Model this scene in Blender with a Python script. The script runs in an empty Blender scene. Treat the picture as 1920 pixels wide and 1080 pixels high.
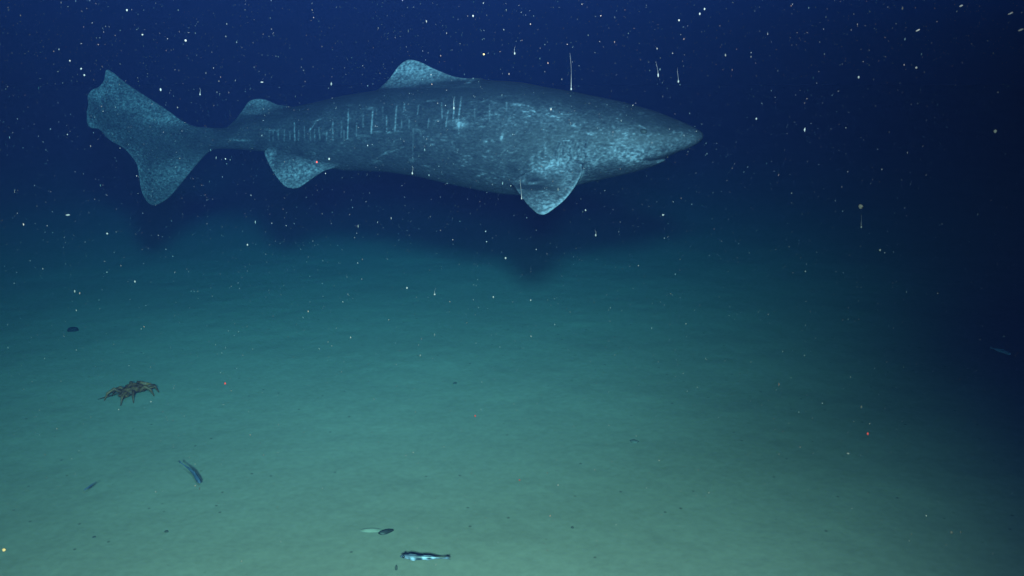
import bpy, math, random
import numpy as np

# ------------------------------------------------------------------ camera, water glow, lamps, exposure
scn = bpy.context.scene
CAM_H, PITCH, F = 2.6, math.radians(14.0), 1663.0        # camera height over the mud (m), downward pitch, focal length in photo pixels
scn.render.resolution_x, scn.render.resolution_y = 1024, 576
cam_d = bpy.data.cameras.new('camera')
cam_d.sensor_width = 36.0
cam_d.lens = 36.0 * F / 1920.0
cam_d.clip_start, cam_d.clip_end = 0.05, 500.0
cam = bpy.data.objects.new('camera', cam_d)
cam.location = (0, 0, CAM_H)
cam.rotation_euler = (math.pi / 2 - PITCH, 0, 0)
scn.collection.objects.link(cam)
scn.camera = cam

world = bpy.data.worlds.new('World')
scn.world = world
world.use_nodes = True
bg = world.node_tree.nodes['Background']
bg.inputs['Color'].default_value = (0.0003, 0.004, 0.03, 1)   # the dim blue of open water
bg.inputs['Strength'].default_value = 1.0

vs = scn.view_settings
vs.view_transform, vs.look, vs.exposure, vs.gamma = 'Standard', 'None', 0.0, 1.0
scn.cycles.volume_bounces = 0
scn.cycles.max_bounces = 4

def spot(name, loc, target, watts, cone, blend, color, radius=0.15):
    d = bpy.data.lights.new(name, 'SPOT')
    d.energy, d.spot_size, d.spot_blend, d.color, d.shadow_soft_size = watts, math.radians(cone), blend, color, radius
    o = bpy.data.objects.new(name, d)
    o.location = loc
    v = np.array(target, float) - np.array(loc, float)
    v /= np.linalg.norm(v)
    o.rotation_euler = (math.acos(-v[2]), 0, math.atan2(-v[0], v[1]) )
    # spot looks along -Z: rotate X by the angle from straight down, then about Z to the heading
    scn.collection.objects.link(o)
    return o

# the submersible's own lamp, on its frame above the camera: the light that throws the shark's shadow onto the mud
spot('vehicle_lamp', (0.12, 0.05, CAM_H + 0.72), (-1.7, 9.4, 5.4), 6600, 102, 1.0, (1.0, 0.90, 1.0))

spot('vehicle_flood', (0.0, -1.5, CAM_H + 0.5), (-0.85, 3.6, 0.0), 5200, 74, 1.0, (1.0, 0.80, 0.64))   # a weaker flood turned down at the mud

# ------------------------------------------------------------------ helpers
rng = np.random.default_rng(7)
random.seed(7)
COL = scn.collection
CAMP = np.array([0, 0, CAM_H])
FWD = np.array([0, math.cos(PITCH), -math.sin(PITCH)])
UPV = np.array([0, math.sin(PITCH), math.cos(PITCH)])
RGT = np.array([1.0, 0, 0])

def ray(px, py):
    return FWD + RGT * ((px - 960) / F) + UPV * ((540 - py) / F)
def at_depth(px, py, d):
    return CAMP + ray(px, py) * d
def on_mud(px, py, lift=0.0):
    r = ray(px, py)
    return CAMP + r * ((lift - CAM_H) / r[2])
def project(p):
    q = np.asarray(p) - CAMP
    d = q @ FWD
    return 960 + F * (q @ RGT) / d, 540 - F * (q @ UPV) / d

def link_mesh(name, verts, faces, mat, parent=None, smooth=True):
    me = bpy.data.meshes.new(name)
    if isinstance(verts, np.ndarray):
        verts = verts.tolist()
    if isinstance(faces, np.ndarray):
        faces = faces.tolist()
    me.from_pydata(verts, [], faces)
    me.update()
    if smooth:
        me.polygons.foreach_set('use_smooth', [True] * len(me.polygons))
    o = bpy.data.objects.new(name, me)
    COL.objects.link(o)
    if mat:
        me.materials.append(mat)
    if parent:
        o.parent = parent
    return o
def tag(o, label=None, cat=None, group=None, kind=None):
    for k, v in (('label', label), ('category', cat), ('group', group), ('kind', kind)):
        if v:
            o[k] = v
    return o
def float_attr(o, name, values):
    a = o.data.attributes.new(name, 'FLOAT', 'POINT')
    a.data.foreach_set('value', np.asarray(values, dtype=np.float32))

_tabs = {}
def vnoise(p, seed=0):
    """Trilinear value noise, p (n,3) in lattice units -> 0..1"""
    if seed not in _tabs:
        _tabs[seed] = np.random.default_rng(seed + 100).random(4096).astype(np.float32)
    tab = _tabs[seed]
    i = np.floor(p).astype(np.int64)
    f = p - i
    f = f * f * (3 - 2 * f)
    out = 0
    for dx in (0, 1):
        for dy in (0, 1):
            for dz in (0, 1):
                h = ((i[:, 0] + dx) * 73856093) ^ ((i[:, 1] + dy) * 19349663) ^ ((i[:, 2] + dz) * 83492791)
                h = (h ^ (h >> 13)) & 4095
                w = (f[:, 0] if dx else 1 - f[:, 0]) * (f[:, 1] if dy else 1 - f[:, 1]) * (f[:, 2] if dz else 1 - f[:, 2])
                out = out + tab[h] * w
    return out
def fbm(p, octaves=4, seed=0):
    s, a, t = 0, 0.5, 0
    for k in range(octaves):
        s = s + a * vnoise(p * (2.03 ** k) + 17.3 * k, seed + k)
        t += a
        a *= 0.5
    return s / t

class Nodes:
    def __init__(self, name):
        self.m = bpy.data.materials.new(name)
        self.m.use_nodes = True
        self.t = self.m.node_tree
        self.b = self.t.nodes['Principled BSDF']
    def n(self, kind, **props):
        x = self.t.nodes.new(kind)
        for k, v in props.items():
            setattr(x, k, v)
        return x
    def l(self, a, b):
        self.t.links.new(a, b)

def plain(name, rgb, rough=0.7, spec=0.2, var=0.25, scale=60.0):
    """A surface whose own colour is broken up by a fine procedural mottle."""
    N = Nodes(name)
    tc = N.n('ShaderNodeTexCoord')
    nz = N.n('ShaderNodeTexNoise')
    nz.inputs['Scale'].default_value = scale
    nz.inputs['Detail'].default_value = 4
    N.l(tc.outputs['Object'], nz.inputs['Vector'])
    mx = N.n('ShaderNodeMix', data_type='RGBA')
    mx.inputs[6].default_value = (*[c * (1 - var) for c in rgb], 1)
    mx.inputs[7].default_value = (*[min(1, c * (1 + var)) for c in rgb], 1)
    N.l(nz.outputs['Fac'], mx.inputs[0])
    N.l(mx.outputs[2], N.b.inputs['Base Color'])
    N.b.inputs['Roughness'].default_value = rough
    N.b.inputs['Specular IOR Level'].default_value = spec
    return N.m

# ------------------------------------------------------------------ the water (a haze) and the mud
def build_water():
    x0, x1, y0, y1, z0, z1 = -110, 110, -14, 135, -1.4, 7.0
    v = [(x, y, z) for x in (x0, x1) for y in (y0, y1) for z in (z0, z1)]
    f = [(0, 1, 3, 2), (4, 6, 7, 5), (0, 4, 5, 1), (2, 3, 7, 6), (0, 2, 6, 4), (1, 5, 7, 3)]
    m = bpy.data.materials.new('sea_water')
    m.use_nodes = True
    t = m.node_tree
    t.nodes.clear()
    out = t.nodes.new('ShaderNodeOutputMaterial')
    pv = t.nodes.new('ShaderNodeVolumePrincipled')
    pv.inputs['Density'].default_value = 0.18
    pv.inputs['Color'].default_value = (0.0022, 0.0056, 0.0233, 1)
    pv.inputs['Absorption Color'].default_value = (0.0589, 0.7791, 0.8576, 1)
    pv.inputs['Anisotropy'].default_value = 0.0
    t.links.new(pv.outputs['Volume'], out.inputs['Volume'])
    o = link_mesh('haze', v, f, m, smooth=False)
    tag(o, 'deep blue sea water fading everything far away', 'water', kind='stuff')
build_water()

def mud_height(x, y):
    p = np.stack([x, y, np.zeros_like(x)], 1)
    return ((fbm(p * 0.25, 2, 3) - 0.5) * 0.10 + (fbm(p * 1.3, 3, 5) - 0.5) * 0.022
            + (fbm(p * 7.0, 2, 9) - 0.5) * 0.006)

def build_seabed():
    def axis(a, b, step, lo, hi, n):
        core = np.arange(a, b, step)
        left = a - (np.linspace(0, 1, n)[1:][::-1] ** 2.2) * (a - lo)
        right = b + (np.linspace(0, 1, n) ** 2.2) * (hi - b)
        return np.concatenate([left, core, right])
    xs = axis(-5.5, 5.5, 0.035, -109, 109, 70)
    ys = axis(3.4, 12.0, 0.035, -13, 134, 80)
    X, Y = np.meshgrid(xs, ys, indexing='ij')
    z = mud_height(X.ravel(), Y.ravel())
    V = np.stack([X.ravel(), Y.ravel(), z], 1)
    nx, ny = len(xs), len(ys)
    idx = np.arange(nx * ny).reshape(nx, ny)
    Fq = np.stack([idx[:-1, :-1], idx[1:, :-1], idx[1:, 1:], idx[:-1, 1:]], -1).reshape(-1, 4)
    N = Nodes('seabed_mud')
    tc = N.n('ShaderNodeTexCoord')
    big = N.n('ShaderNodeTexNoise'); big.inputs['Scale'].default_value = 0.9; big.inputs['Detail'].default_value = 6
    fine = N.n('ShaderNodeTexNoise'); fine.inputs['Scale'].default_value = 22; fine.inputs['Detail'].default_value = 5
    vor = N.n('ShaderNodeTexVoronoi'); vor.inputs['Scale'].default_value = 6.5
    for k in (big, fine, vor):
        N.l(tc.outputs['Object'], k.inputs['Vector'])
    c1 = N.n('ShaderNodeMix', data_type='RGBA')
    c1.inputs[6].default_value = (0.258, 0.242, 0.200, 1)
    c1.inputs[7].default_value = (0.325, 0.305, 0.250, 1)
    N.l(big.outputs['Fac'], c1.inputs[0])
    rm = N.n('ShaderNodeMapRange'); rm.inputs[1].default_value = 0.30; rm.inputs[2].default_value = 0.70
    rm.inputs[3].default_value = 0.92; rm.inputs[4].default_value = 1.06
    N.l(fine.outputs['Fac'], rm.inputs[0])
    c2 = N.n('ShaderNodeMix', data_type='RGBA', blend_type='MULTIPLY'); c2.inputs[0].default_value = 1
    N.l(c1.outputs[2], c2.inputs[6]); N.l(rm.outputs[0], c2.inputs[7])
    # scattered small dark pits and crumbs
    pit = N.n('ShaderNodeMapRange'); pit.inputs[1].default_value = 0.035; pit.inputs[2].default_value = 0.075
    pit.inputs[3].default_value = 0.45; pit.inputs[4].default_value = 1.0
    N.l(vor.outputs['Distance'], pit.inputs[0])
    c3 = N.n('ShaderNodeMix', data_type='RGBA', blend_type='MULTIPLY'); c3.inputs[0].default_value = 1
    N.l(c2.outputs[2], c3.inputs[6]); N.l(pit.outputs[0], c3.inputs[7])
    N.l(c3.outputs[2], N.b.inputs['Base Color'])
    bp = N.n('ShaderNodeBump'); bp.inputs['Strength'].default_value = 0.09; bp.inputs['Distance'].default_value = 0.02
    N.l(fine.outputs['Fac'], bp.inputs['Height'])
    N.l(bp.outputs['Normal'], N.b.inputs['Normal'])
    N.b.inputs['Roughness'].default_value = 1.0
    N.b.inputs['Specular IOR Level'].default_value = 0.0
    o = link_mesh('seabed', V, Fq, N.m)
    tag(o, 'flat soft greenish mud of the deep sea floor', 'seabed', kind='structure')
build_seabed()

def mud_z(x, y):
    return float(mud_height(np.array([x]), np.array([y]))[0])

# ------------------------------------------------------------------ the shark
def seg_dist(P, Q, closed=True):
    """Distance of points P (n,2) to the polyline Q, and (closed) whether they are inside."""
    best = np.full(len(P), 1e9)
    inside = np.zeros(len(P), bool)
    n = len(Q)
    for i in range(n if closed else n - 1):
        a, b = Q[i], Q[(i + 1) % n]
        d = b - a
        t = np.clip(((P - a) @ d) / max(d @ d, 1e-12), 0, 1)
        best = np.minimum(best, np.hypot(*(P - a - t[:, None] * d).T))
        if closed:
            c = (a[1] > P[:, 1]) != (b[1] > P[:, 1])
            with np.errstate(divide='ignore', invalid='ignore'):
                xx = a[0] + (P[:, 1] - a[1]) / (b[1] - a[1]) * d[0]
            inside ^= c & (P[:, 0] < xx)
    return best, inside

def spline(pts, k=6):
    """Closed Catmull-Rom through the traced outline."""
    p = np.asarray(pts, float)
    n = len(p)
    out = []
    for i in range(n):
        a, b, c, d = p[i - 1], p[i], p[(i + 1) % n], p[(i + 2) % n]
        for j in range(k):
            t = j / k
            out.append(0.5 * (2 * b + (c - a) * t + (2 * a - 5 * b + 4 * c - d) * t * t + (3 * b - a - 3 * c + d) * t ** 3))
    return np.array(out)

def surface_nets(G, origin, step):
    nx, ny, nz = G.shape
    S = G < 0
    cnt = np.zeros((nx - 1, ny - 1, nz - 1), np.uint8)
    for dx in (0, 1):
        for dy in (0, 1):
            for dz in (0, 1):
                cnt += S[dx:nx - 1 + dx, dy:ny - 1 + dy, dz:nz - 1 + dz]
    act = np.argwhere((cnt > 0) & (cnt < 8))
    idx = np.full(cnt.shape, -1, np.int64)
    idx[act[:, 0], act[:, 1], act[:, 2]] = np.arange(len(act))
    corners = [(a, b, c) for a in (0, 1) for b in (0, 1) for c in (0, 1)]
    vals = {c: G[act[:, 0] + c[0], act[:, 1] + c[1], act[:, 2] + c[2]] for c in corners}
    acc = np.zeros((len(act), 3)); num = np.zeros(len(act))
    for a in corners:
        for ax in range(3):
            if a[ax] == 0:
                b = list(a); b[ax] = 1; b = tuple(b)
                va, vb = vals[a], vals[b]
                m = (va < 0) != (vb < 0)
                t = np.where(m, va / np.where(m, va - vb, 1), 0)
                p = np.tile(np.array(a, float), (len(act), 1))
                p[:, ax] += t
                acc[m] += p[m]; num[m] += 1
    V = origin + (act + acc / num[:, None]) * step
    faces = []
    for ax in range(3):
        o1, o2 = [(1, 2), (2, 0), (0, 1)][ax]
        sl0 = [slice(None)] * 3; sl1 = [slice(None)] * 3
        sl0[ax] = slice(0, -1); sl1[ax] = slice(1, None)
        A, B = S[tuple(sl0)], S[tuple(sl1)]
        e = np.argwhere(A != B)
        e = e[(e[:, o1] > 0) & (e[:, o2] > 0) & (e[:, o1] < G.shape[o1] - 1) & (e[:, o2] < G.shape[o2] - 1)]
        flip = A[e[:, 0], e[:, 1], e[:, 2]]
        q = []
        for d1, d2 in ((-1, -1), (0, -1), (0, 0), (-1, 0)):
            c = e.copy(); c[:, o1] += d1; c[:, o2] += d2
            q.append(idx[c[:, 0], c[:, 1], c[:, 2]])
        q = np.stack(q, 1)
        q[~flip] = q[~flip][:, ::-1]
        faces.append(q)
    return V, np.concatenate(faces)

HEAD, TAIL = np.array([1.056, 4.85]), np.array([-3.21, 6.75])      # plan positions of snout and tail tip
U2 = (HEAD - TAIL) / np.linalg.norm(HEAD - TAIL)
N2 = np.array([U2[1], -U2[0]])                                     # sideways, towards the camera
if N2[1] > 0:
    N2 = -N2

def to_side(px, py, y0=0.0, k=0.0, zb=0.0):
    """Pixel -> (s, z) on the shark's mid plane, or on the leaning fin plane y = y0 + k (zb - z)."""
    r = ray(px, py)
    a = np.array([N2[0], N2[1], k])
    base = np.array([TAIL[0], TAIL[1], 0.0])
    # (p - base).N - y0 - k (zb - z) = 0
    t = (y0 + k * zb - (CAMP - base) @ a) / (r @ a)
    p = CAMP + r * t
    return np.array([(p[:2] - TAIL) @ U2, p[2]])
def side_pts(L, **kw):
    return np.array([to_side(x, y, **kw) for x, y in L])
def to_world(s, y, z):
    return np.stack([TAIL[0] + U2[0] * s + N2[0] * y, TAIL[1] + U2[1] * s + N2[1] * y, z], -1)

STATIONS = [  # photo x, top, bottom, width / height
    (215, 150, 164, .16), (235, 168, 186, .18), (262, 191, 215, .22), (300, 217, 249, .28), (340, 234, 272, .40), (370, 240, 279, .55), (400, 240, 279, .72),
    (429, 239, 279, .78), (460, 228, 281, .78), (497, 213, 284, .80), (530, 204, 290, .82), (569, 197, 302, .84), (609, 188, 314, .85),
    (646, 179, 319, .86), (684, 173, 320, .88), (730, 166, 322, .9), (790, 160, 331, .92), (850, 153, 345, .93), (905, 150, 356, .94),
    (948, 151.7, 363, .94), (979, 154.6, 365, .94), (1020, 163, 362, .95), (1046, 167, 357, .96), (1075, 172, 350, .97), (1102, 178, 343, .98),
    (1130, 183.5, 337, 1.0), (1158, 189.4, 331, 1.02), (1199, 200.6, 321, 1.06), (1224, 208, 313, 1.1), (1245, 215.5, 304, 1.12), (1266, 224, 293, 1.14),
    (1285, 231.5, 281.5, 1.15), (1302, 239.4, 273, 1.15), (1311, 244.5, 267.5, 1.1), (1317, 249, 262, 1.1), (1319.7, 254.2, 256.5, 1.1)]
CAUDAL = [(199.7, 131), (210, 135.5), (223, 146), (243, 161), (279, 184), (312, 205.5), (340, 226), (366, 238), (400, 243), (420, 250), (418, 272), (401, 279), (390, 286), (376, 300),
          (357, 322), (337, 347), (318, 369), (301, 381), (287, 385), (276, 378), (266, 358), (262, 336), (258, 311), (247, 293), (232, 278),
          (204, 261), (187, 243), (170.5, 240), (164, 230), (163.6, 211), (166, 194), (165, 179), (173, 168), (186, 162.5), (195.5, 150)]
DORSAL = [(714, 168), (732.6, 144.5), (747, 124.4), (761, 113.5), (769, 111.6), (776, 112.4), (790, 117), (810, 127), (833, 137), (850, 143), (873, 147.4),
          (905, 151), (905, 190), (800, 205), (722, 195)]
DORSAL2 = [(429, 240), (445.5, 219.5), (459.5, 200), (466, 191), (473, 187), (484, 185), (495, 186), (504, 189), (520, 196), (545, 203), (545, 235), (480, 255), (436, 254)]
PELVIC = [(497, 284), (507, 311), (520.5, 333), (534.5, 348.6), (548, 353), (562, 351), (584, 336), (607, 321), (630, 312), (632, 292), (570, 278), (520, 280)]
PECTORAL = [(1092, 320), (1085.6, 336.7), (1074, 356), (1058, 375.6), (1038, 392), (1028, 399), (1019, 402.8), (1011, 401.5), (1005, 398), (991, 385), (977, 367),
            (966, 350.6), (959, 342), (974, 331), (1005, 316), (1040, 304), (1075, 298), (1090, 306)]
MOUTH = [(1268, 288.5), (1258, 292.5), (1248, 295.5), (1238, 299.5), (1226, 302), (1212, 302.5)]
GILLS = [[(1092, 268), (1088, 282), (1090, 296)], [(1080, 267), (1075, 283), (1077, 298)], [(1068, 266), (1062, 283), (1064, 300)],
         [(1056, 266), (1050, 283), (1051, 300)], [(1045, 268), (1038, 284), (1038, 300)]]
EYE = (1199, 249)

def build_shark():
    H = 0.0053
    st = np.array(STATIONS)
    mid = [to_side(x, (a + b) / 2) for x, a, b, _ in st]
    top = np.array([to_side(x, a) for x, a, b, _ in st])
    bot = np.array([to_side(x, b) for x, a, b, _ in st])
    S_of = np.array([m[0] for m in mid])
    ext = side_pts([(160, 120), (1325, 420), (700, 100)])
    s0, s1 = ext[0, 0] - 0.05, S_of[-1] + 0.03
    z1 = max(p[1] for p in side_pts(CAUDAL + DORSAL)) + 0.03
    z0 = min(p[1] for p in side_pts(CAUDAL)) - 0.05
    z0 = min(z0, side_pts([(1019, 403)], y0=0.5)[0][1] - 0.05)
    s = np.arange(s0, s1, H)
    z = np.arange(z0, z1, H)
    y = np.arange(-0.60, 0.60, H)
    zt = np.interp(s, S_of, top[:, 1], left=np.nan)
    zb = np.interp(s, S_of, bot[:, 1])
    rw = np.interp(s, S_of, st[:, 3])
    def sm(a, k=9):
        w = np.hanning(k + 2)[1:-1]; w /= w.sum()
        p = np.concatenate([np.full(k // 2, a[0]), a, np.full(k // 2, a[-1])])
        b = np.convolve(p, w, 'valid')
        m = s > S_of[-1] - 0.08
        b[m] = a[m]
        return b
    zt = np.where(np.isnan(zt), top[0, 1], zt)
    beyond = np.maximum(S_of[0] - s, 0)
    zt, zb, rw = sm(zt), sm(zb), sm(rw, 21)
    hh = np.maximum((zt - zb) / 2, 1e-4)
    zc = (zt + zb) / 2
    tipd = S_of[-1] + 0.003 - s                                     # round the snout in plan as well
    ww = hh * rw
    G = np.empty((len(s), len(y), len(z)), np.float32)
    S2, Z2 = np.meshgrid(s, z, indexing='ij')
    P2 = np.stack([S2.ravel(), Z2.ravel()], 1)
    def sd2(poly):
        d, ins = seg_dist(P2, poly)
        return np.where(ins, -d, d).reshape(S2.shape).astype(np.float32)
    # body: elliptical sections, a little fuller below the back than a plain ellipse
    Y = y[None, :, None].astype(np.float32)
    zz = ((Z2 - zc[:, None]) / hh[:, None]).astype(np.float32)[:, None, :]
    wz = (1.0 - 0.10 * np.clip(zz, -1.5, 1.5))                      # narrower towards the back ridge
    yy = np.abs(Y) / (ww[:, None, None].astype(np.float32) * wz)
    G[:] = (np.sqrt(yy * yy + zz * zz) - 1.0) * np.minimum(hh, ww)[:, None, None].astype(np.float32)
    past = (s > S_of[-1]) | (s < S_of[0] - 0.01)
    G[past] = 0.05
    # mouth and gill grooves, pressed into the flank
    groove = np.zeros(S2.shape, np.float32)
    mp = side_pts(MOUTH, y0=0.12)
    groove += 0.016 * np.exp(-(seg_dist(P2, mp, False)[0] / 0.011) ** 2).reshape(S2.shape)
    for g in GILLS:
        groove += 0.009 * np.exp(-(seg_dist(P2, side_pts(g, y0=0.27), False)[0] / 0.010) ** 2).reshape(S2.shape)
    G += groove[:, None, :]
    def smin(g, f, k):
        h = np.clip(0.5 + 0.5 * (f - g) / k, 0, 1)
        return f * (1 - h) + g * h - k * h * (1 - h)
    def add_fin(poly, tmin, tmax, taper, yc=None, stretch=None, k=0.02, ym=None):
        nonlocal G
        d = sd2(poly)
        T = np.minimum(tmax, tmin + taper * np.maximum(-d, 0))
        near = np.where((d < 0.09).any(1))[0]
        a, b = near[0], near[-1] + 1
        zn = np.where((d < 0.09).any(0))[0]
        c, e = zn[0], zn[-1] + 1
        yc_ = 0 if yc is None else yc[a:b, None, c:e]
        f = np.maximum(d[a:b, None, c:e], np.abs(Y - yc_) - T[a:b, None, c:e])
        G[a:b, :, c:e] = smin(G[a:b, :, c:e], f.astype(np.float32), k)
    add_fin(spline(side_pts(CAUDAL)), 0.008, 0.034, 0.16)
    add_fin(spline(side_pts(DORSAL)), 0.008, 0.035, 0.14, k=0.03)
    add_fin(spline(side_pts(DORSAL2)), 0.008, 0.030, 0.14, k=0.025)
    for poly, y0_, k_, zpx, far_k, far_c in ((PECTORAL, 0.235, 0.62, (1040, 304), 1.15, 0.50), (PELVIC, 0.10, 0.42, (560, 292), 0.9, 0.50)):
        zb_ = to_side(*zpx, y0=y0_)[1]
        pts = spline(side_pts(poly, y0=y0_, k=k_, zb=zb_))
        yc = (y0_ + k_ * (zb_ - Z2)).astype(np.float32)
        add_fin(pts, 0.010, 0.030, 0.12, yc=yc, k=0.022)
        far = pts.copy()                                             # the far fin is held flatter
        far[:, 1] = zb_ - (zb_ - far[:, 1]) * far_c
        ycf = -(y0_ + far_k * (zb_ - Z2)).astype(np.float32)
        add_fin(far, 0.012, 0.030, 0.12, yc=ycf, k=0.022)
    V, Q = surface_nets(G, np.array([s[0], y[0], z[0]]), H)
    del G
    # relax the net slightly
    n = len(V)
    e = np.concatenate([Q[:, [0, 1]], Q[:, [1, 2]], Q[:, [2, 3]], Q[:, [3, 0]]])
    deg = np.bincount(e[:, 0], minlength=n) + np.bincount(e[:, 1], minlength=n)
    for lam in (0.5, -0.42, 0.5, -0.42, 0.35):
        acc = np.stack([np.bincount(e[:, 0], V[e[:, 1], k], n) + np.bincount(e[:, 1], V[e[:, 0], k], n) for k in range(3)], 1)
        V = V + lam * (acc / deg[:, None] - V)
    # a slow sideways sweep of the tail
    sl, yl, zl = V[:, 0], V[:, 1], V[:, 2]
    ped = to_side(520, 245)[0]
    sweep = -0.0 * np.clip((ped - sl) / (ped - s0), 0, 1) ** 1.6
    # skin pigment: position of each vertex on the flank, in the photo's own side view
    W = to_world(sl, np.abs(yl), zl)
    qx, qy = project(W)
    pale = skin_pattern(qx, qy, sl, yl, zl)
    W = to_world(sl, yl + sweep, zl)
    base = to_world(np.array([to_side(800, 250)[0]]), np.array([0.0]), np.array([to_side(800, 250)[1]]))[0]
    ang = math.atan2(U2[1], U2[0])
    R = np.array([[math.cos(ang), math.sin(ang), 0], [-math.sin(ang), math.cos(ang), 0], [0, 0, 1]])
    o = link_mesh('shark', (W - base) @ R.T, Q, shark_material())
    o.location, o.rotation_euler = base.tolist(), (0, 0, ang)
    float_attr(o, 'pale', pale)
    tag(o, 'large dark grey shark swimming to the right above the mud', 'shark')
    # eyes: small spheres half sunk into the head, on both sides
    ey = plain('shark_eye', (0.012, 0.014, 0.014), 0.55, 0.1, 0.1)
    es, ez = to_side(*EYE, y0=0.22)
    hw = np.interp(es, s, ww); hz = (ez - np.interp(es, s, zc)) / np.interp(es, s, hh)
    yside = hw * (1 - 0.1 * hz) * math.sqrt(max(0, 1 - hz * hz))
    vv, ff = uv_sphere(0.019, 12, 18)
    for sg in (1, -1):
        p = to_world(np.array([es]), np.array([sg * (yside - 0.010)]), np.array([ez]))[0]
        eo = link_mesh('eye', vv, ff, ey, parent=o)
        eo.location = ((p - base) @ R.T).tolist()
        eo.scale = (1.3, 0.8, 0.9)
    return o

def uv_sphere(r, nr=10, ns=14):
    v = [(0, 0, r)]
    for i in range(1, nr):
        t = math.pi * i / nr
        for j in range(ns):
            p = 2 * math.pi * j / ns
            v.append((r * math.sin(t) * math.cos(p), r * math.sin(t) * math.sin(p), r * math.cos(t)))
    v.append((0, 0, -r))
    f = [(0, 1 + j, 1 + (j + 1) % ns) for j in range(ns)]
    for i in range(nr - 2):
        a = 1 + i * ns
        for j in range(ns):
            f.append((a + j, a + ns + j, a + ns + (j + 1) % ns, a + (j + 1) % ns))
    last = len(v) - 1
    a = 1 + (nr - 2) * ns
    f += [(last, a + (j + 1) % ns, a + j) for j in range(ns)]
    return v, f

# scratches across the flank: photo x at the top, y top, x bottom, y bottom, strength
SCRATCH = [(552, 231, 553, 264, .75), (571, 236, 571, 262, .35), (624, 229, 624, 262, .6), (653, 205, 652, 259, .95), (699, 206, 696, 250, 1.0), (725, 217, 725, 247, .6),
           (744, 196, 740, 246, .7), (758, 195, 757, 208, .55), (785, 197, 783, 214, .45), (828, 193, 829, 221, .8), (852, 182, 850, 222, .75), (865, 182, 860, 222, .85),
           (860, 223, 860, 251, .6), (840, 208, 836, 238, .55), (804, 222, 802, 240, .35), (767, 222, 767, 240, .3), (753, 225, 753, 240, .35), (681, 213, 681, 238, .3),
           (669, 230, 668, 255, .4), (640, 226, 640, 258, .35), (598, 239, 600, 262, .5), (590, 243, 590, 263, .4), (612, 246, 612, 262, .4), (582, 240, 582, 262, .35),
           (560, 245, 560, 263, .35), (543, 246, 544, 262, .35), (533, 244, 533, 264, .4), (521, 243, 522, 262, .45), (512, 246, 512, 264, .3), (505, 246, 505, 264, .3),
           (645, 245, 645, 262, .4), (706, 205, 706, 214, .3), (718, 199, 718, 222, .25), (918, 196, 918, 226, .4), (950, 192, 950, 208, .45), (890, 200, 890, 222, .3),
           (774, 307, 775, 240, .22)]  # this last mark is a drifting flake's thread, painted onto the skin
STROKES = [  # short lengthwise rubs: x, y, half length, half width, tilt (rise per px), strength
    (655, 197, 7, 2, 0, .5), (697, 203, 8, 2.5, 0, .6), (652, 260, 6, 1.6, 0, .7), (680, 254, 10, 1.4, .1, .6), (705, 247, 8, 1.4, 0, .65), (729, 249, 5, 1.4, 0, .8),
    (746, 246, 6, 1.3, 0, .75), (784, 245, 8, 2, .1, .6), (808, 189, 16, 1.5, -.12, .5), (905, 190, 6, 1.4, -.3, .6), (928, 192, 8, 1.6, .3, .6), (950, 180, 12, 1.2, -.1, .5),
    (968, 196, 12, 1.6, .1, .8), (990, 199, 10, 1.6, .3, .85), (1005, 211, 9, 1.6, .5, .7), (1038, 218, 10, 2, .2, .9), (1047, 224, 8, 1.6, .2, .8), (1060, 214, 10, 1.4, 0, .6),
    (1074, 236, 10, 1.4, .2, .5), (1105, 250, 12, 2, 0, .6), (1112, 253, 9, 1.6, .1, .6), (1140, 272, 18, 1.5, .05, -.6), (1020, 231, 12, 1.4, .15, .4), (930, 215, 10, 1.4, 0, .5),
    (903, 237, 10, 1.6, 0, .4), (860, 233, 15, 7, .1, .55), (863, 235, 8, 4, .1, .5), (588, 235, 4, 1.8, -1.6, .8), (583, 241, 3, 2, -1.2, .9), (596, 225, 5, 1.6, -.4, .6),
    (508, 244, 12, 1.6, .1, .6), (452, 263, 12, 1.8, .05, .8), (441, 262, 14, 2, .05, .4), (722, 287, 9, 1.6, -.6, .5), (704, 303, 9, 4, 0, .45), (773, 300, 5, 3, 0, .5),
    (740, 282, 16, 1.3, -.4, .4), (865, 255, 8, 1.4, 0, .3), (800, 312, 6, 1.3, .2, .5), (880, 154, 6, 2.2, -.3, 1.0), (911, 265, 3.5, 3, 0, .8), (960, 286, 12, 1.6, -.3, .35),
    (948, 281, 6, 1.4, -.8, .45), (965, 300, 9, 1.3, -.1, .3), (998, 300, 3, 8, 0, .45), (1012, 290, 3, 12, 0, .4), (1022, 282, 3, 12, 0, .4), (1201, 236, 7, 1.6, .5, .7), (1206, 244, 2.4, 5, 0, .5),
    (1247, 301, 7, 1.8, -.4, 1.0), (1236, 305, 12, 1.6, -.4, .6), (1112, 336, 14, 1.4, -.1, .6), (996, 344, 12, 2.0, -.1, .8), (978, 339, 12, 5, 0, .35),
    (1010, 352, 34, 5, .08, -.45), (985, 350, 20, 4, .05, -.3), (1000, 338, 18, 3, -.05, -.2),
    (941.5, 256, 2.2, 4.5, -1.0, 1.6), (939, 260, 2, 2.5, 0, 1.2)]
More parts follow.
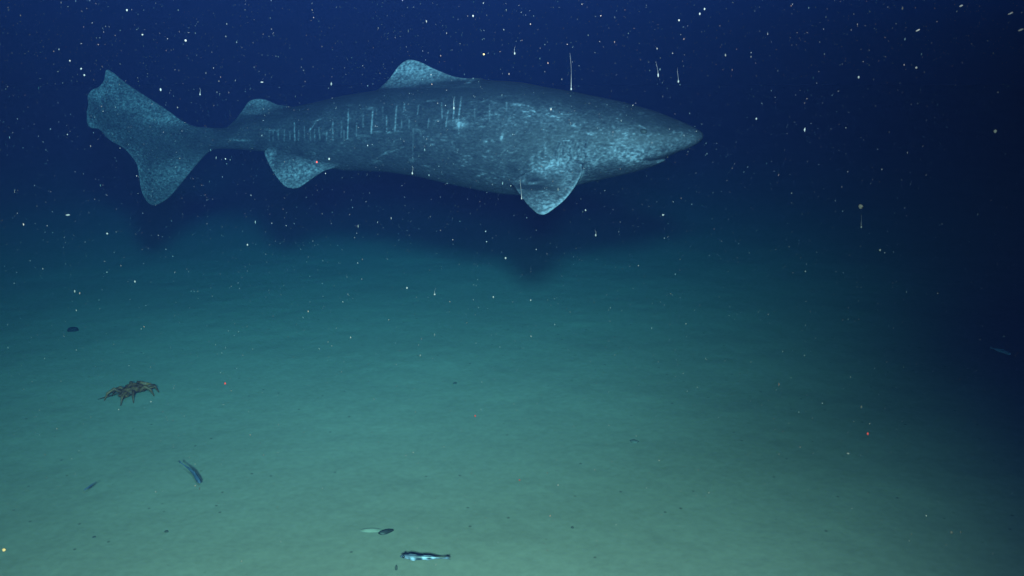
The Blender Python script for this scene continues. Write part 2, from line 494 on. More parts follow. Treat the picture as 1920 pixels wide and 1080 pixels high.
PATCHES = [  # wide soft pale patches: x, y, rx, ry, strength
    (1184, 297, 15, 9, .75), (1176, 287, 45, 18, .26), (1130, 285, 40, 18, .22), (1080, 286, 42, 22, .13), (1225, 282, 45, 13, .20), (1280, 268, 30, 9, .18), (1112, 305, 8, 6, .45),
    (1040, 312, 22, 10, .55), (1030, 318, 30, 12, .3), (1060, 296, 30, 16, .22), (985, 205, 50, 16, .08), (1030, 222, 45, 14, .10), (930, 230, 50, 30, .04), (1172, 255, 18, 16, .16),
    (1034, 385, 26, 13, .55), (1064, 350, 12, 20, .25), (1030, 395, 26, 10, .25), (1018, 375, 50, 22, .12),
    (545, 335, 34, 18, .42), (560, 318, 50, 14, .20), (505, 292, 8, 12, .55), (590, 315, 26, 10, .25),
    (770, 125, 45, 15, .45), (800, 138, 45, 12, .28), (745, 143, 22, 24, .20), (484, 190, 26, 9, .25), (475, 210, 25, 25, .12),
    (305, 335, 42, 20, .30), (350, 318, 40, 16, .26), (280, 368, 22, 22, .20), (205, 145, 16, 20, .60), (225, 168, 40, 12, .30), (180, 178, 16, 14, .55), (170, 230, 12, 16, .42),
    (310, 222, 40, 9, .50), (270, 198, 50, 10, .32), (250, 190, 30, 14, .2), (205, 255, 24, 9, .32), (245, 290, 18, 16, .30), (262, 325, 10, 30, .30), (250, 225, 100, 40, .10)]

RIMS = [([(1093, 322), (1086, 336.7), (1074, 356), (1058, 375.6), (1038, 392), (1019, 402)], 3.2, .75), ([(1019, 402), (1005, 397), (991, 384), (977, 366), (966, 350)], 2.5, .15),
        ([(497, 286), (507, 311), (520.5, 333), (534.5, 348), (548, 352), (570, 346)], 3.0, .25), ([(733, 146), (747, 126), (761, 115), (776, 114), (810, 128), (850, 143.5), (873, 147.5)], 2.2, .25),
        ([(200, 133), (196, 150), (186, 163), (174, 168), (166, 179), (167, 194), (165, 211), (165, 230), (172, 239), (187, 242)], 3.5, .22),
        ([(204, 260), (232, 277), (247, 292), (258, 310), (262, 335), (266, 357), (276, 376), (288, 383), (303, 379), (330, 355)], 3.0, .18), ([(446, 220), (460, 201), (474, 188), (490, 187)], 2.5, .15)]

def skin_pattern(x, y, s, yl, z):
    P = np.stack([s, yl, z], 1)
    mott = fbm(P * np.array([14, 14, 20]), 4, 21)                    # cloudy mottle
    grain = fbm(P * np.array([105, 105, 120]), 2, 31)                  # denticles and flecks
    flow = fbm(P * np.array([55, 65, 140]), 3, 41)                   # flecks drawn out along the body
    body = (x > 880) & (x < 1310)
    pale = 0.075 + 0.12 * (mott - 0.5) + 0.05 * (grain - .5)
    soft = np.zeros_like(x)
    wx, wy = x + 10 * (mott - .5), y + 8 * (flow - .5)
    for px, py, rx, ry, a in PATCHES:
        d2 = ((wx - px) / rx) ** 2 + ((wy - py) / ry) ** 2
        soft += a * np.exp(-0.7 * d2)
    brk = np.clip((flow - 0.40) * 3.4, 0, 1.4) * 0.45 + np.clip((grain - 0.40) * 4.0, 0, 1.5) * 0.60
    pale += soft * (0.25 + 0.95 * brk)
    # pale flecks, denser towards the head
    dens = np.interp(x, [400, 600, 850, 950, 1200, 1320], [.1, .10, .14, .22, .30, .20]) * np.interp(y, [150, 185, 205, 320, 350], [0.05, .3, 1, 1, .6])
    pale += dens * np.clip((flow - 0.60) * 5, 0, 1) * 0.45
    pale += dens * np.clip((grain - 0.66) * 6, 0, 1) * 0.35
    pale -= 0.06 * np.clip((0.40 - flow) * 5, 0, 1)
    pale += np.interp(x, [420, 850, 1000, 1250], [.2, .5, 1, 1]) * (np.clip((flow - .60) * 9, 0, 1) * np.clip((mott - .52) * 6, 0, 1)) * .36 * np.interp(y, [175, 200], [0, 1])
    for x0, y0, x1, y1, a in SCRATCH:
        t = np.clip((y - y0) / (y1 - y0), -0.05, 1.05)
        dx = np.abs(x - (x0 + (x1 - x0) * t) - 1.2 * (mott - .5))
        inside = ((y - min(y0, y1)) > -1) & ((y - max(y0, y1)) < 1)
        pale += inside * a * 0.80 * np.exp(-(dx / 1.15) ** 2) * np.clip(2.2 * (grain - .12), .1, 1.2)
    for px, py, a_, b_, tilt, k in STROKES:
        u = (x - px); v = (y - py) - tilt * u + 1.5 * (flow - .5)
        d2 = (u / a_) ** 2 + (v / b_) ** 2
        pale += k * 0.7 * np.exp(-d2) * (0.3 + 0.9 * brk)
    # fin rims coloured paler; the pectoral's lit front edge is painted in
    Q = np.stack([x, y], 1)
    for line, wd, k in RIMS:
        dd = seg_dist(Q, np.array(line, float), False)[0]
        pale += k * np.exp(-(dd / wd) ** 2) * (.45 + .7 * grain)
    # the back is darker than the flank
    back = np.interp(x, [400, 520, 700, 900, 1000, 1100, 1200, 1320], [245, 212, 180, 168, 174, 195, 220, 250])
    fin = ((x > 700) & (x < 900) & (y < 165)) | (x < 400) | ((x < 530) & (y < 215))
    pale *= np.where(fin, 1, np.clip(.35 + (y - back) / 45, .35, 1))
    return np.clip(pale, 0.0, 1.3)

def shark_material():
    N = Nodes('shark_skin')
    at = N.n('ShaderNodeAttribute', attribute_name='pale')
    tc = N.n('ShaderNodeTexCoord')
    nz = N.n('ShaderNodeTexNoise'); nz.inputs['Scale'].default_value = 85; nz.inputs['Detail'].default_value = 4
    mp = N.n('ShaderNodeMapping'); mp.inputs['Scale'].default_value = (0.55, 1, 1.2)
    N.l(tc.outputs['Object'], mp.inputs['Vector']); N.l(mp.outputs['Vector'], nz.inputs['Vector'])
    r = N.n('ShaderNodeMapRange'); r.inputs[1].default_value = 0.3; r.inputs[2].default_value = 0.7; r.inputs[3].default_value = 0.45; r.inputs[4].default_value = 1.55
    N.l(nz.outputs['Fac'], r.inputs[0])
    mul = N.n('ShaderNodeMath', operation='MULTIPLY')
    N.l(at.outputs['Fac'], mul.inputs[0]); N.l(r.outputs[0], mul.inputs[1])
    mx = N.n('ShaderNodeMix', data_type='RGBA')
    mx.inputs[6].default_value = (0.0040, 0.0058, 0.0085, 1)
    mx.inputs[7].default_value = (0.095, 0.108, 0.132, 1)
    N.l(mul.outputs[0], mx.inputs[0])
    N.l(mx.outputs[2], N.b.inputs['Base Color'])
    bp = N.n('ShaderNodeBump'); bp.inputs['Strength'].default_value = 0.25; bp.inputs['Distance'].default_value = 0.006
    N.l(nz.outputs['Fac'], bp.inputs['Height']); N.l(bp.outputs['Normal'], N.b.inputs['Normal'])
    N.b.inputs['Roughness'].default_value = 0.62
    N.b.inputs['Specular IOR Level'].default_value = 0.12
    return N.m

build_shark()
# ------------------------------------------------------------------ small animals and lumps on the mud
def tube(path, radii, ns=8, caps=True):
    path = np.asarray(path, float)
    V, Fc = [], []
    n = len(path)
    up = np.array([0.0, 0.0, 1.0])
    for i in range(n):
        t = path[min(i + 1, n - 1)] - path[max(i - 1, 0)]
        t /= max(np.linalg.norm(t), 1e-9)
        a = np.cross(t, up if abs(t[2]) < 0.95 else np.array([1.0, 0, 0]))
        a /= np.linalg.norm(a)
        b = np.cross(t, a)
        for j in range(ns):
            q = 2 * math.pi * j / ns
            V.append(path[i] + (a * math.cos(q) + b * math.sin(q)) * radii[i])
    for i in range(n - 1):
        for j in range(ns):
            Fc.append((i * ns + j, i * ns + (j + 1) % ns, (i + 1) * ns + (j + 1) % ns, (i + 1) * ns + j))
    if caps:
        Fc.append(tuple(range(ns))[::-1])
        Fc.append(tuple((n - 1) * ns + j for j in range(ns)))
    return [tuple(v) for v in V], Fc

def merge(*parts):
    V, Fc = [], []
    for v, f in parts:
        o = len(V)
        V += [tuple(q) for q in v]
        Fc += [tuple(i + o for i in q) for q in f]
    return V, Fc

def lump(rx, ry, rz, rough=0.18, seed=0, nr=14, ns=20, freq=2.3):
    v, f = uv_sphere(1.0, nr, ns)
    p = np.array(v)
    k = 1 + rough * 2 * (fbm(p * freq + 5.1 * seed + 20, 3, 61) - 0.5)
    p = p * k[:, None] * np.array([rx, ry, rz])
    return p.tolist(), f

def plate(pts, t):
    """A thin fin with a rounded section: outline (x, z) pts, thickness t in y, thinner at the rim."""
    pts = np.array(pts, float)
    c = pts.mean(0)
    n = len(pts)
    V = [(x, 0, z) for x, z in pts]
    V += [(c[0] + (x - c[0]) * .6, t / 2, c[1] + (z - c[1]) * .6) for x, z in pts]
    V += [(c[0] + (x - c[0]) * .6, -t / 2, c[1] + (z - c[1]) * .6) for x, z in pts]
    Fc = []
    for i in range(n):
        j = (i + 1) % n
        Fc += [(i, j, n + j, n + i), (j, i, 2 * n + i, 2 * n + j)]
    Fc += [tuple(n + i for i in range(n)), tuple(2 * n + i for i in range(n))[::-1]]
    return V, Fc

def fish_mesh(L, prof, bend=lambda u: (0, 0), fins=(), ns=18):
    """Body along -x (head at x = 0) of length L; prof rows: u, half height, half width, centre height (fractions of L)."""
    prof = np.array(prof)
    us = np.linspace(0, 1, 40)
    V, Fc = [], []
    for u in us:
        h, w, c = (np.interp(u, prof[:, 0], prof[:, k]) * L for k in (1, 2, 3))
        by, bz = bend(u)
        for j in range(ns):
            q = 2 * math.pi * j / ns
            V.append((-u * L, w * math.sin(q) + by * L, c + h * math.cos(q) + bz * L))
    for i in range(len(us) - 1):
        for j in range(ns):
            Fc.append((i * ns + j, i * ns + (j + 1) % ns, (i + 1) * ns + (j + 1) % ns, (i + 1) * ns + j))
    Fc.append(tuple(range(ns))[::-1]); Fc.append(tuple((len(us) - 1) * ns + j for j in range(ns)))
    parts = [(V, Fc)]
    for pts, t, side in fins:
        v, f = plate([(-x * L, z * L) for x, z in pts], t * L)
        q = []
        for x, yv, zv in v:
            u = min(max(-x / L, 0), 1)
            by, bz = bend(u)
            q.append((x, yv + by * L + side * L * (0.07 + max(0, u - 0.3) * 0.25), zv + bz * L))
        parts.append((q, f))
    return merge(*parts)

def attr_material(name, dark, light, rough=0.5, spec=0.3, scale=90):
    N = Nodes(name)
    at = N.n('ShaderNodeAttribute', attribute_name='pale')
    tc = N.n('ShaderNodeTexCoord')
    nz = N.n('ShaderNodeTexNoise'); nz.inputs['Scale'].default_value = scale
    N.l(tc.outputs['Object'], nz.inputs['Vector'])
    r = N.n('ShaderNodeMapRange'); r.inputs[1].default_value = .3; r.inputs[2].default_value = .7; r.inputs[3].default_value = .7; r.inputs[4].default_value = 1.25
    N.l(nz.outputs['Fac'], r.inputs[0])
    mu = N.n('ShaderNodeMath', operation='MULTIPLY')
    N.l(at.outputs['Fac'], mu.inputs[0]); N.l(r.outputs[0], mu.inputs[1])
    mx = N.n('ShaderNodeMix', data_type='RGBA')
    mx.inputs[6].default_value = (*dark, 1); mx.inputs[7].default_value = (*light, 1)
    N.l(mu.outputs[0], mx.inputs[0]); N.l(mx.outputs[2], N.b.inputs['Base Color'])
    N.b.inputs['Roughness'].default_value = rough
    N.b.inputs['Specular IOR Level'].default_value = spec
    return N.m

def banded_fish():
    L = 0.250
    squash = .68
    prof = [(0, .010, .010, 0), (.03, .038, .030, 0), (.08, .058, .044, .002), (.16, .074, .052, .002), (.26, .082, .052, -.004), (.38, .080, .048, -.006),
            (.50, .066, .040, -.004), (.62, .052, .030, -.006), (.74, .036, .020, -.010), (.84, .024, .013, -.016), (.90, .018, .008, -.02), (.93, .016, .004, -.022), (1.0, .014, .002, -.026)]
    fins = [([(.14, .06), (.20, .115), (.30, .105), (.40, .075), (.38, .06)], .008, 0),
            ([(.44, .05), (.50, .085), (.64, .070), (.74, .035), (.70, .03)], .008, 0),
            ([(.50, -.06), (.56, -.098), (.68, -.075), (.72, -.04), (.66, -.04)], .008, 0),
            ([(.24, -.07), (.29, -.115), (.33, -.09), (.30, -.06)], .008, 0),
            ([(.89, -.005), (.97, .020), (1.05, .018), (1.02, -.022), (1.06, -.075), (.97, -.060), (.89, -.035)], .006, 0),
            ([(.20, -.02), (.27, -.005), (.35, -.03), (.33, -.055), (.25, -.055)], .006, 1.0), ([(.20, -.02), (.27, -.005), (.35, -.03), (.33, -.055), (.25, -.055)], .006, -1.0)]
    prof = [(a, b * squash, c * .85, d) for a, b, c, d in prof]
    fins = [([(x, z * squash) for x, z in pts], t, s_) for pts, t, s_ in fins]
    v, f = fish_mesh(L, prof, lambda u: (0.02 * math.sin(u * 4.0), 0), fins)
    m = attr_material('banded_fish_skin', (0.040, 0.047, 0.078), (0.50, 0.55, 0.78), 0.35, 0.5, 120)
    root = at_depth(750, 1043, 4.62)
    o = link_mesh('small_fish', v, f, m)
    p = np.array(v); u = -p[:, 0] / L; h = p[:, 2] / L
    nb = fbm(p * 60, 3, 71)
    h = h / squash
    pale = 0.05 + 0.28 * (nb - .3)
    def band(c, w, k):
        return k * np.exp(-((u - c + .25 * h) / w) ** 4) * np.clip(.9 - h * 16, 0.05, 1)
    pale = pale + band(.27, .040, .95) + band(.52, .050, .95) + band(.70, .045, .5) + band(.15, .045, .32) + band(.95, .04, .25)
    pale = pale - 0.3 * np.exp(-((u - .40) / .035) ** 2) - .25 * np.exp(-((u - .635) / .03) ** 2) - .25 * np.exp(-((u - .86) / .03) ** 2)
    float_attr(o, 'pale', np.clip(pale * (0.7 + .6 * nb), 0, 1))
    o.location = root.tolist()
    o.rotation_euler = (0, 0, math.pi - 0.06)
    tag(o, 'small grey fish with bright pale bands swimming just above the mud', 'fish')
    em = plain('fish_eye', (0.01, 0.01, 0.012), 0.15, 0.5)
    for sg in (1, -1):
        e = link_mesh('eye', *uv_sphere(0.0066, 8, 12), em, parent=o)
        e.location = (-.085 * L, sg * .040 * L, .016 * L)

SLIM = [(0, .006, .006, 0), (.03, .030, .028, 0), (.10, .052, .045, 0), (.22, .060, .048, 0), (.40, .052, .038, 0), (.60, .036, .026, 0), (.80, .020, .014, 0), (.92, .012, .006, 0), (1, .008, .002, 0)]
SLIM_FINS = [([(.30, .045), (.38, .085), (.60, .060), (.88, .012), (.80, .012)], .008, 0), ([(.42, -.04), (.48, -.07), (.70, -.045), (.88, -.012), (.8, -.012)], .008, 0),
             ([(.90, 0.006), (1.04, .040), (1.02, 0), (1.04, -.040), (.90, -.006)], .006, 0), ([(.22, -.01), (.30, .008), (.36, -.015), (.30, -.035)], .008, .8)]
def slim_fish(L, loc, euler, dark, light, bend, label, eye_r=.016):
    v, f = fish_mesh(L, SLIM, bend, SLIM_FINS)
    o = link_mesh('slim_fish', v, f, attr_material('slim_fish_skin', dark, light, .6, .2, 80))
    p = np.array(v)
    float_attr(o, 'pale', np.clip(.4 + .9 * (fbm(p * 40, 2, 81) - .5) - 2.0 * p[:, 2] / L, 0, 1))
    o.location = tuple(loc); o.rotation_euler = euler
    tag(o, label, 'fish', 'slim fish over the mud')
    em = bpy.data.materials.get('fish_eye')
    for sg in (1, -1):
        e = link_mesh('eye', *uv_sphere(eye_r * L, 8, 10), em, parent=o)
        b = bend(.09)
        e.location = (-.09 * L, sg * .036 * L + b[0] * L, .016 * L + b[1] * L)
    return o

def point_fish(px0, py0, d0, px1, py1, d1):
    """Location of the head and the heading that puts the tail at the second point."""
    a, b = at_depth(px0, py0, d0), at_depth(px1, py1, d1)
    t = a - b
    return a, np.linalg.norm(t), (0, -math.asin(t[2] / np.linalg.norm(t)), math.atan2(t[1], t[0]))

def crab():
    base = on_mud(250, 742)
    base[2] = mud_z(base[0], base[1])
    root = bpy.data.objects.new('crab', None)
    COL.objects.link(root)
    root.location = base.tolist()
    root.rotation_euler = (0, 0, math.radians(58))
    root.scale = (.88, .88, .88)
    tag(root, 'reddish brown crab with long bent legs sitting on the mud at left', 'crab')
    shell = attr_material('crab_shell', (0.045, 0.012, 0.006), (0.34, 0.115, 0.045), .6, .3, 70)
    v, f = lump(.135, .075, .040, .28, 4, 20, 30, 3.6)
    p = np.array(v)
    p[:, 2] += .062 + 0.018 * np.cos(p[:, 0] * 25)
    # a knobbly spined back
    k = fbm(p * 55, 2, 91)
    p[:, 2] += np.where(p[:, 2] > .07, (k - .45) * .030, 0)
    o = link_mesh('carapace', p, f, shell, root)
    float_attr(o, 'pale', np.clip(.15 + 1.4 * (k - .35), 0, 1))
    def limb(name, pts, radii, paleness):
        q, r = [], []
        for i in range(len(pts) - 1):
            for t in np.linspace(0, 1, 5)[:-1]:
                q.append(np.array(pts[i]) * (1 - t) + np.array(pts[i + 1]) * t)
                r.append(radii[i] * (1 - t) + radii[i + 1] * t + (0.003 if t == 0 and i else 0))
        q.append(np.array(pts[-1])); r.append(radii[-1])
        lv, lf = tube(q, r, 8)
        ob = link_mesh(name, lv, lf, shell, root)
        lp = np.array(lv)
        float_attr(ob, 'pale', np.clip(paleness + .9 * (fbm(lp * 50, 2, 95) - .5), 0, 1))
        return ob
    for sg in (1, -1):
        for i, (x, ang, reach) in enumerate(((.080, 58, .125), (.030, 34, .130), (-.025, -40, .135), (-.080, -64, .15))):
            c, s_ = math.cos(math.radians(90 - ang)), sg * math.sin(math.radians(90 - ang))
            st = np.array([x, sg * .055, .055])
            limb('leg', [st, st + np.array([c * reach * .38, s_ * reach * .42, .030 + .012 * (i % 2)]), st + np.array([c * reach * .78, s_ * reach * .78, .012]),
                         st + np.array([c * reach, s_ * reach, -.052])], [.015, .014, .010, .004], (.30, .45, .25, .38)[i])
        # claws folded in front of the mouth: an arm and a pair of pincer fingers
        a = [(.085, sg * .045, .055), (.145, sg * .085, .070), (.185, sg * .050, .050)]
        ob = limb('claw', a, [.014, .017, .021], .65)
        cv = [tube([(.185, sg * .050, .050), (.205, sg * .030, .046), (.222, sg * .006, .040)], [.019, .016, .004], 8),
              tube([(.180, sg * .042, .046), (.195, sg * .018, .038), (.208, sg * .004, .036)], [.011, .008, .003], 8)]
        lv, lf = merge(*cv)
        pc = link_mesh('pincer', lv, lf, shell, ob)
        float_attr(pc, 'pale', np.full(len(lv), .9))
    # one feeler trailing out over the mud
    limb('feeler', [(-.10, .05, .06), (-.19, .115, .035), (-.235, .185, .010)], [.006, .005, .002], .02)

def burrow():
    c = on_mud(718, 1000)
    c[2] = mud_z(c[0], c[1])
    # a low smooth heap: heights on a fine grid, fading into the mud at its rim
    n, m = 40, 24
    gx, gy = np.meshgrid(np.linspace(-.12, .12, n), np.linspace(-.06, .06, m), indexing='ij')
    q = np.stack([gx.ravel() * 18, gy.ravel() * 22, np.zeros(n * m)], 1)
    rr = (gx / .085) ** 2 + ((gy - .12 * gx) / .034) ** 2
    hz = .011 * np.clip(1 - rr, 0, 1) ** 1.5 * (.6 + .9 * fbm(q, 3, 63).reshape(n, m)) - .003
    p = np.stack([gx.ravel() - .065, gy.ravel(), hz.ravel()], 1)
    ix = np.arange(n * m).reshape(n, m)
    f = np.stack([ix[:-1, :-1], ix[1:, :-1], ix[1:, 1:], ix[:-1, 1:]], -1).reshape(-1, 4)
    o = link_mesh('mud_mound', p, f, plain('pale_mud', (.29, .28, .235), 1.0, 0, .2, 50))
    o.location = c.tolist(); o.rotation_euler = (0, 0, math.radians(-8))
    tag(o, 'low pale ridge of mud beside a dark shaded hollow', 'mud mound')
    # a dark lump added for the hollow's shade, half buried, pointed at one end
    v, f = lump(.046, .019, .013, .12, 5, 16, 24)
    p = np.array(v)
    p[:, 1] *= np.interp(p[:, 0], [-.05, -.01, .05], [.9, 1.1, .45])
    p[:, 2] += .004 * np.cos(p[:, 1] * 160)
    o = link_mesh('burrow_shade', p, f, plain('burrow_shade_dark', (.018, .020, .022), .5, .3, .4, 150))
    q = on_mud(724, 1003)
    o.location = (q[0], q[1], mud_z(q[0], q[1]) + .003)
    o.rotation_euler = (0, 0, math.radians(24))
    tag(o, 'dark lump added for the shade in the hollow beside the pale ridge', 'shaded hollow')

def stones():
    data = [(137, 622, .055, .04, .030, 'dark rounded lump lying alone on the far mud at left'),
            (743, 1073, .008, .007, .018, 'tiny dark stub standing in the mud below the banded fish'),
            (312, 997, .014, .009, .006, 'tiny dark pebble on the mud at lower left'),
            (853, 724, .020, .014, .010, 'tiny dark pebble below the shark in the middle of the mud'),
            (1073, 997, .009, .008, .006, 'tiny dark crumb on the mud right of the dark hollow'),
            (176, 1006, .010, .008, .005, 'tiny brownish pebble in the lower left corner of the mud'),
            (1189, 834, .030, .028, .009, 'flat grey pebble lying right of centre on the mud')]
    for i, (px, py, a, b, c, lab) in enumerate(data):
        v, f = lump(a, b, c, .3, i + 3, 10, 16)
        o = link_mesh('pebble', v, f, plain('dark_pebble', (.02, .024, .03) if i == 0 else (.07, .072, .07) if i < 6 else (.14, .14, .13), .9, .05, .4, 90))
        q = on_mud(px, py)
        o.location = (q[0], q[1], mud_z(q[0], q[1]) + c * .35)
        o.rotation_euler = (0, 0, i * 1.3)
        tag(o, lab, 'pebble', 'small dark lumps on the mud')

banded_fish()
loc, L, e = point_fish(375, 906, 5.55, 353, 870, 5.72)
slim_fish(L * 1.12, loc, e, (.06, .08, .13), (.09, .12, .20), lambda u: (-.42 * max(0, u - .35) ** 2, .12 * max(0, u - .4) ** 2), 'dark blue fish with curved tail over the mud at lower left')
loc, L, e = point_fish(157, 919, 5.45, 180, 904, 5.52)
slim_fish(L, loc, e, (.05, .06, .11), (.09, .10, .17), lambda u: (.03 * math.sin(u * 5), 0), 'thin dark purplish fish, smallest near the left edge')
loc, L, e = point_fish(1895, 664, 4.7, 1859, 652, 4.85)
slim_fish(L, loc, e, (.03, .07, .16), (.07, .16, .32), lambda u: (.02 * math.sin(u * 5), 0), 'pale blue thin fish in the dark water at the right edge')
crab()
burrow()
stones()

# ------------------------------------------------------------------ marine snow
def flake_material(name, rgb):
    m = plain(name, rgb, .9, .1, .15, 300)
    return m
WHITE = flake_material('snow_white', (.085, .082, .078))
RED = flake_material('snow_red', (.30, .025, .02))
AMBER = flake_material('snow_amber', (.16, .11, .05))

def marine_snow():
    """The countless fine specks: small irregular faceted flecks spread through the water."""
    r = np.random.default_rng(23)
    n = 80000
    d = (1.5 ** 3 + (8.5 ** 3 - 1.5 ** 3) * r.random(n)) ** (1 / 3)
    px = r.uniform(-300, 2220, n); py = r.uniform(-260, 1240, n)
    P = CAMP + d[:, None] * (FWD + RGT * ((px - 960) / F)[:, None] + UPV * ((540 - py) / F)[:, None])
    # thinner near the bottom, where the mud is close behind
    keep = (P[:, 2] > mud_height(P[:, 0], P[:, 1]) + .05) & (P[:, 2] < 6.5)
    keep &= r.random(n) < np.clip(.12 + .35 * P[:, 2], 0, 1)
    s_ = (P[:, :2] - TAIL) @ U2; yy = (P[:, :2] - TAIL) @ N2
    keep &= ~((np.abs(yy) < .6) & (s_ > -.2) & (s_ < 5.2) & (P[:, 2] > 1.5) & (P[:, 2] < 2.9) & (r.random(n) < .3))
    P = P[keep]; n = len(P)
    size = np.exp(r.normal(math.log(.00064), .46, n))
    size = np.minimum(size, .0034) * np.clip(d[keep] / 3.2, .3, 1.1)
    stretch = 1 + np.abs(r.normal(0, .9, n))
    octa = np.array([(1, 0, 0), (-1, 0, 0), (0, 1, 0), (0, -1, 0), (0, 0, 1), (0, 0, -1)], float)
    of = np.array([(0, 2, 4), (2, 1, 4), (1, 3, 4), (3, 0, 4), (2, 0, 5), (1, 2, 5), (3, 1, 5), (0, 3, 5)])
    V = octa[None] * size[:, None, None] * (1 + .35 * r.normal(size=(n, 6, 1)))
    V[:, :, 2] *= stretch[:, None]
    V = V + P[:, None, :]
    V[:, 4, 0] += r.normal(0, .001, n)
    Fq = (of[None] + 6 * np.arange(n)[:, None, None]).reshape(-1, 3)
    N = Nodes('snow_specks')
    at = N.n('ShaderNodeAttribute', attribute_name='tint')
    cr = N.n('ShaderNodeValToRGB')
    el = cr.color_ramp.elements
    el[0].position, el[0].color = 0, (.11, .115, .115, 1)
    el[1].position, el[1].color = 1, (.11, .055, .04, 1)
    k = cr.color_ramp.elements.new(.7); k.color = (.10, .08, .07, 1)
    N.l(at.outputs['Fac'], cr.inputs[0]); N.l(cr.outputs[0], N.b.inputs['Base Color'])
    N.b.inputs['Roughness'].default_value = .9; N.b.inputs['Specular IOR Level'].default_value = .1
    o = link_mesh('marine_snow', V.reshape(-1, 3), Fq, N.m, smooth=False)
    float_attr(o, 'tint', np.repeat(r.random(n), 6))
    tag(o, 'fine pale marine snow drifting all through the water', 'marine snow', kind='stuff')
marine_snow()

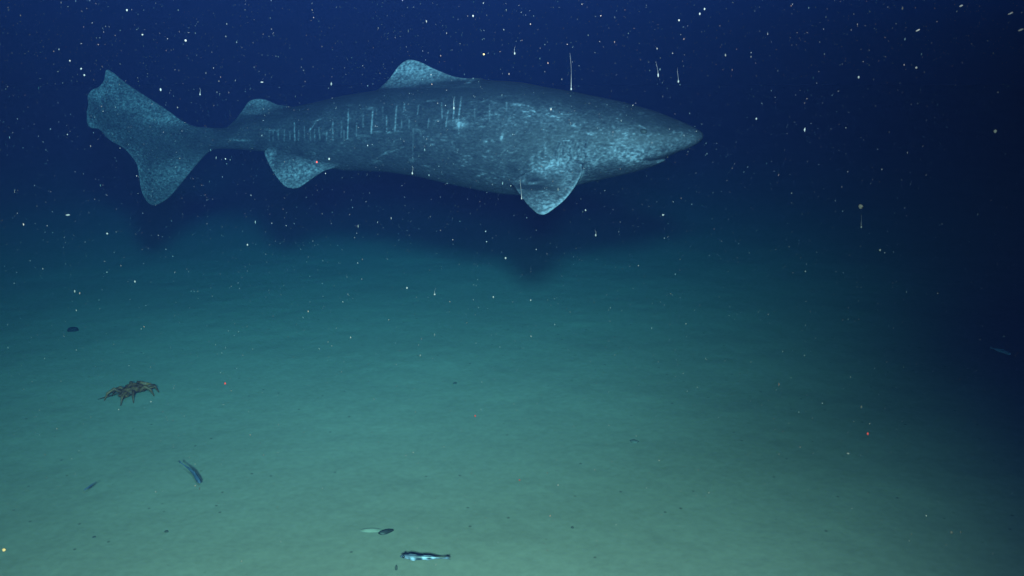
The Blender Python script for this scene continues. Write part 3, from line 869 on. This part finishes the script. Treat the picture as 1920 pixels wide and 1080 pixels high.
FLAKES = [  # photo x, y, width px, height px, tail (dx, dy px to its far end), distance, colour, label
    (1071, 167, 4, 6, (-1, -67), 2.6, 0, 'white flake with the longest thread, hanging over the shark\'s back'),
    (1234, 141, 4, 9, (-3, -26), 2.5, 0, 'white flake with a short bright thread above the shark\'s head'),
    (1272, 153, 4, 6, (-1, -26), 2.6, 0, 'white flake with a beaded thread, right of its twin above the shark\'s snout'),
    (965, 100, 4, 6, (0, -14), 2.7, 0, 'white flake with a stubby thread above the middle of the shark\'s back'),
    (815, 552, 5, 5, (0, -12), 2.6, 0, 'bright white flake with an upright thread over the mud below the shark'),
    (1615, 426, 4, 4, (-1, -24), 2.5, 0, 'small flake with a faint thread in the dark water at right'),
    (773, 325, 4, 6, (1, -14), 2.5, 0, 'white curved flake just under the shark\'s belly'),
    (1117, 441, 3.5, 6, (0, -10), 2.7, 0, 'small white flake with a thread in the shadow under the pectoral fin'),
    (978, 372, 3, 5, (-2, -40), 2.6, 0, 'thin thread with a pale tip crossing the pectoral fin'),
    (851, 203, 3.5, 7, (0, -20), 2.6, 0, 'bright thread flake in front of the shark\'s scratched flank'),
    (348, 76, 6, 5.5, None, 2.3, 0, 'large white flake above and between the tail and the rear fin'),
    (301, 168, 4.5, 7, None, 2.5, 0, 'oval white flake just right of the shark\'s tail tip'),
    (375, 177, 3, 5, (0, -12), 2.6, 0, 'small flake with a thin tail above the shark\'s tail stalk'),
    (491, 154, 8, 3, None, 2.5, 0, 'flat white flake lying level above the rear dorsal fin'),
    (238, 19, 5, 5, None, 2.5, 0, 'round white flake near the top edge above the tail'),
    (267, 65, 5, 4, None, 2.6, 0, 'small white flake above the shark\'s tail tip'),
    (131, 114, 4, 4, None, 2.5, 0, 'pinkish white flake, upper right of a pair left of the tail tip'),
    (152, 129, 4.5, 4.5, None, 2.6, 0, 'white flake, upper of the pair stacked left of the tail tip'),
    (158, 141, 4.5, 5, None, 2.6, 0, 'white flake, lower of the pair stacked left of the tail tip'),
    (887, 30, 4, 5, None, 2.5, 0, 'white flake near the top edge above the shark\'s back'),
    (907, 102, 5, 5, None, 2.4, 2, 'amber flake above the shark\'s back behind the tall fin'),
    (1321, 17, 4.5, 6, None, 2.5, 0, 'white oval flake, upper of two at the top right of the shark'),
    (1312, 26, 4.5, 6, None, 2.5, 0, 'white oval flake, lower of two at the top right of the shark'),
    (1273, 38, 5, 5, None, 2.4, 0, 'faint cream flake at the top, left of the two oval flakes'),
    (1418, 223, 5, 5, None, 2.5, 0, 'white flake alone in the dark water right of the snout'),
    (1610, 145, 5, 7, None, 2.2, 0, 'white oval flake in the upper right dark water'),
    (1718, 127, 6, 6, None, 2.0, 0, 'white flake in the upper right, right of the oval one'),
    (1866, 246, 8, 9, None, 1.7, 0, 'blurry pale flake near the right edge beside the dark water'),
    (1914, 56, 14, 5, None, 1.7, 0, 'long slanting white flake cut by the right edge'),
    (1895, 25, 14, 4, None, 1.7, 0, 'slanting pale flake in the top right corner'),
    (1721, 57, 12, 4, None, 1.8, 0, 'slanting pale flake left of the top right corner'),
    (1802, 11, 10, 4, None, 1.8, 0, 'flat pale flake touching the top edge at right'),
    (763, 540, 4, 6, None, 2.6, 0, 'white flake left of the one with an upright thread over the mud'),
    (925, 557, 4, 5, None, 2.7, 0, 'small white flake over the mud right of the threaded one'),
    (995, 563, 4, 4, None, 2.7, 0, 'small white flake under the shadow of the pectoral fin'),
    (1243, 403, 5, 5, None, 2.5, 0, 'cream flake in the dark water below the shark\'s jaw'),
    (1098, 394, 4, 4.5, None, 2.6, 0, 'white flake just right of the pectoral fin tip'),
    (1650, 469, 5, 6, None, 2.4, 0, 'white flake in the dark water at right, half way down'),
    (1614, 387, 12, 12, None, 1.9, 3, 'faint brownish blurred flake in the dark water at right'),
    (1510, 509, 3.5, 4, None, 2.6, 0, 'tiny white flake over the dim mud at right'),
    (283, 753, 5, 3.5, None, 3.0, 0, 'white flake lying just below the brown crab'),
    (292, 922, 4, 5, None, 3.0, 0, 'white flake over the mud left of the curved blue fish'),
    (374, 916, 3, 7, None, 3.0, 3, 'greenish pale flake touching the curved blue fish\'s nose'),
    (1784, 998, 7, 8, None, 2.2, 3, 'cream flake over the dim mud in the lower right corner'),
    (1590, 850, 8, 4, None, 2.5, 0, 'flat pale flake over the mud below the red one at right'),
    (8, 1031, 10, 9, None, 1.6, 2, 'amber and white flake at the lower left edge'),
    (1627, 813, 5, 8, None, 2.3, 1, 'red oval flake over the dim mud at right'),
    (422, 719, 5, 7, None, 3.0, 1, 'red flake over the mud right of the crab'),
    (891, 780, 4, 6, None, 3.0, 1, 'small red flake over the middle of the mud'),
    (974, 900, 4, 4, None, 3.2, 1, 'tiny red flake over the lower middle of the mud'),
    (594, 304, 5, 5, None, 2.8, 1, 'red flake in front of the shark\'s pelvic fin'),
    (617, 298, 4.5, 6, None, 2.6, 0, 'white flake in front of the shark beside the pelvic fin'),
    (464, 459, 4, 5, None, 2.6, 0, 'pink white flake below the rear part of the shark'),
    (201, 438, 5, 5, None, 2.6, 0, 'pinkish flake at left below the tail fin'),
    (253, 528, 4.5, 5, None, 2.6, 0, 'white flake at left over the far mud'),
    (127, 403, 12, 4, None, 2.4, 0, 'broad flat flake at left below the tail'),
    (140, 546, 3.5, 7, None, 2.6, 0, 'upright pale flake at left over the far mud'),
    (1615, 763, 5, 9, None, 2.5, 3, 'faint beaded flake above the red one at right'),
    (948, 484, 5, 5, None, 2.7, 0, 'pale flake at the edge of the shark\'s shadow'),
]
CREAM = flake_material('snow_cream', (.04, .038, .032))
def build_flakes():
    mats = [WHITE, RED, AMBER, CREAM]
    for i, (px, py, w, h, tail, d, mi, lab) in enumerate(FLAKES):
        c = at_depth(px, py, d)
        k = d / F
        v, f = lump(w * k * .34, w * k * .30, h * k * .36, .45, i, 8, 12, 1.7)
        if w > h * 1.8:
            a = math.radians(28 if px > 1600 and h > 3 and py < 100 else 0)
            p = np.array(v); ca, sa = math.cos(a), math.sin(a)
            v = np.stack([p[:, 0] * ca - p[:, 2] * sa, p[:, 1], p[:, 0] * sa + p[:, 2] * ca], 1).tolist()
        if tail:
            n = 14
            t = np.linspace(0, 1, n)
            e = (RGT * tail[0] - UPV * tail[1]) * k
            side = RGT * (0.9 * k)
            path = [e * q + side * 1.6 * math.sin(q * 4.2 + i) * q for q in t]
            rad = [k * (.10 + .22 * (1 - q) + .40 * (1 - q) ** 9) * (.75 + .25 * math.sin(9 * q + i)) for q in t]
            v, f = merge((v, f), tube(path, rad, 6))
        o = link_mesh('snow_flake', v, f, mats[mi])
        o.location = c.tolist()
        tag(o, lab, 'snow flake', 'larger flakes of marine snow')
build_flakes()
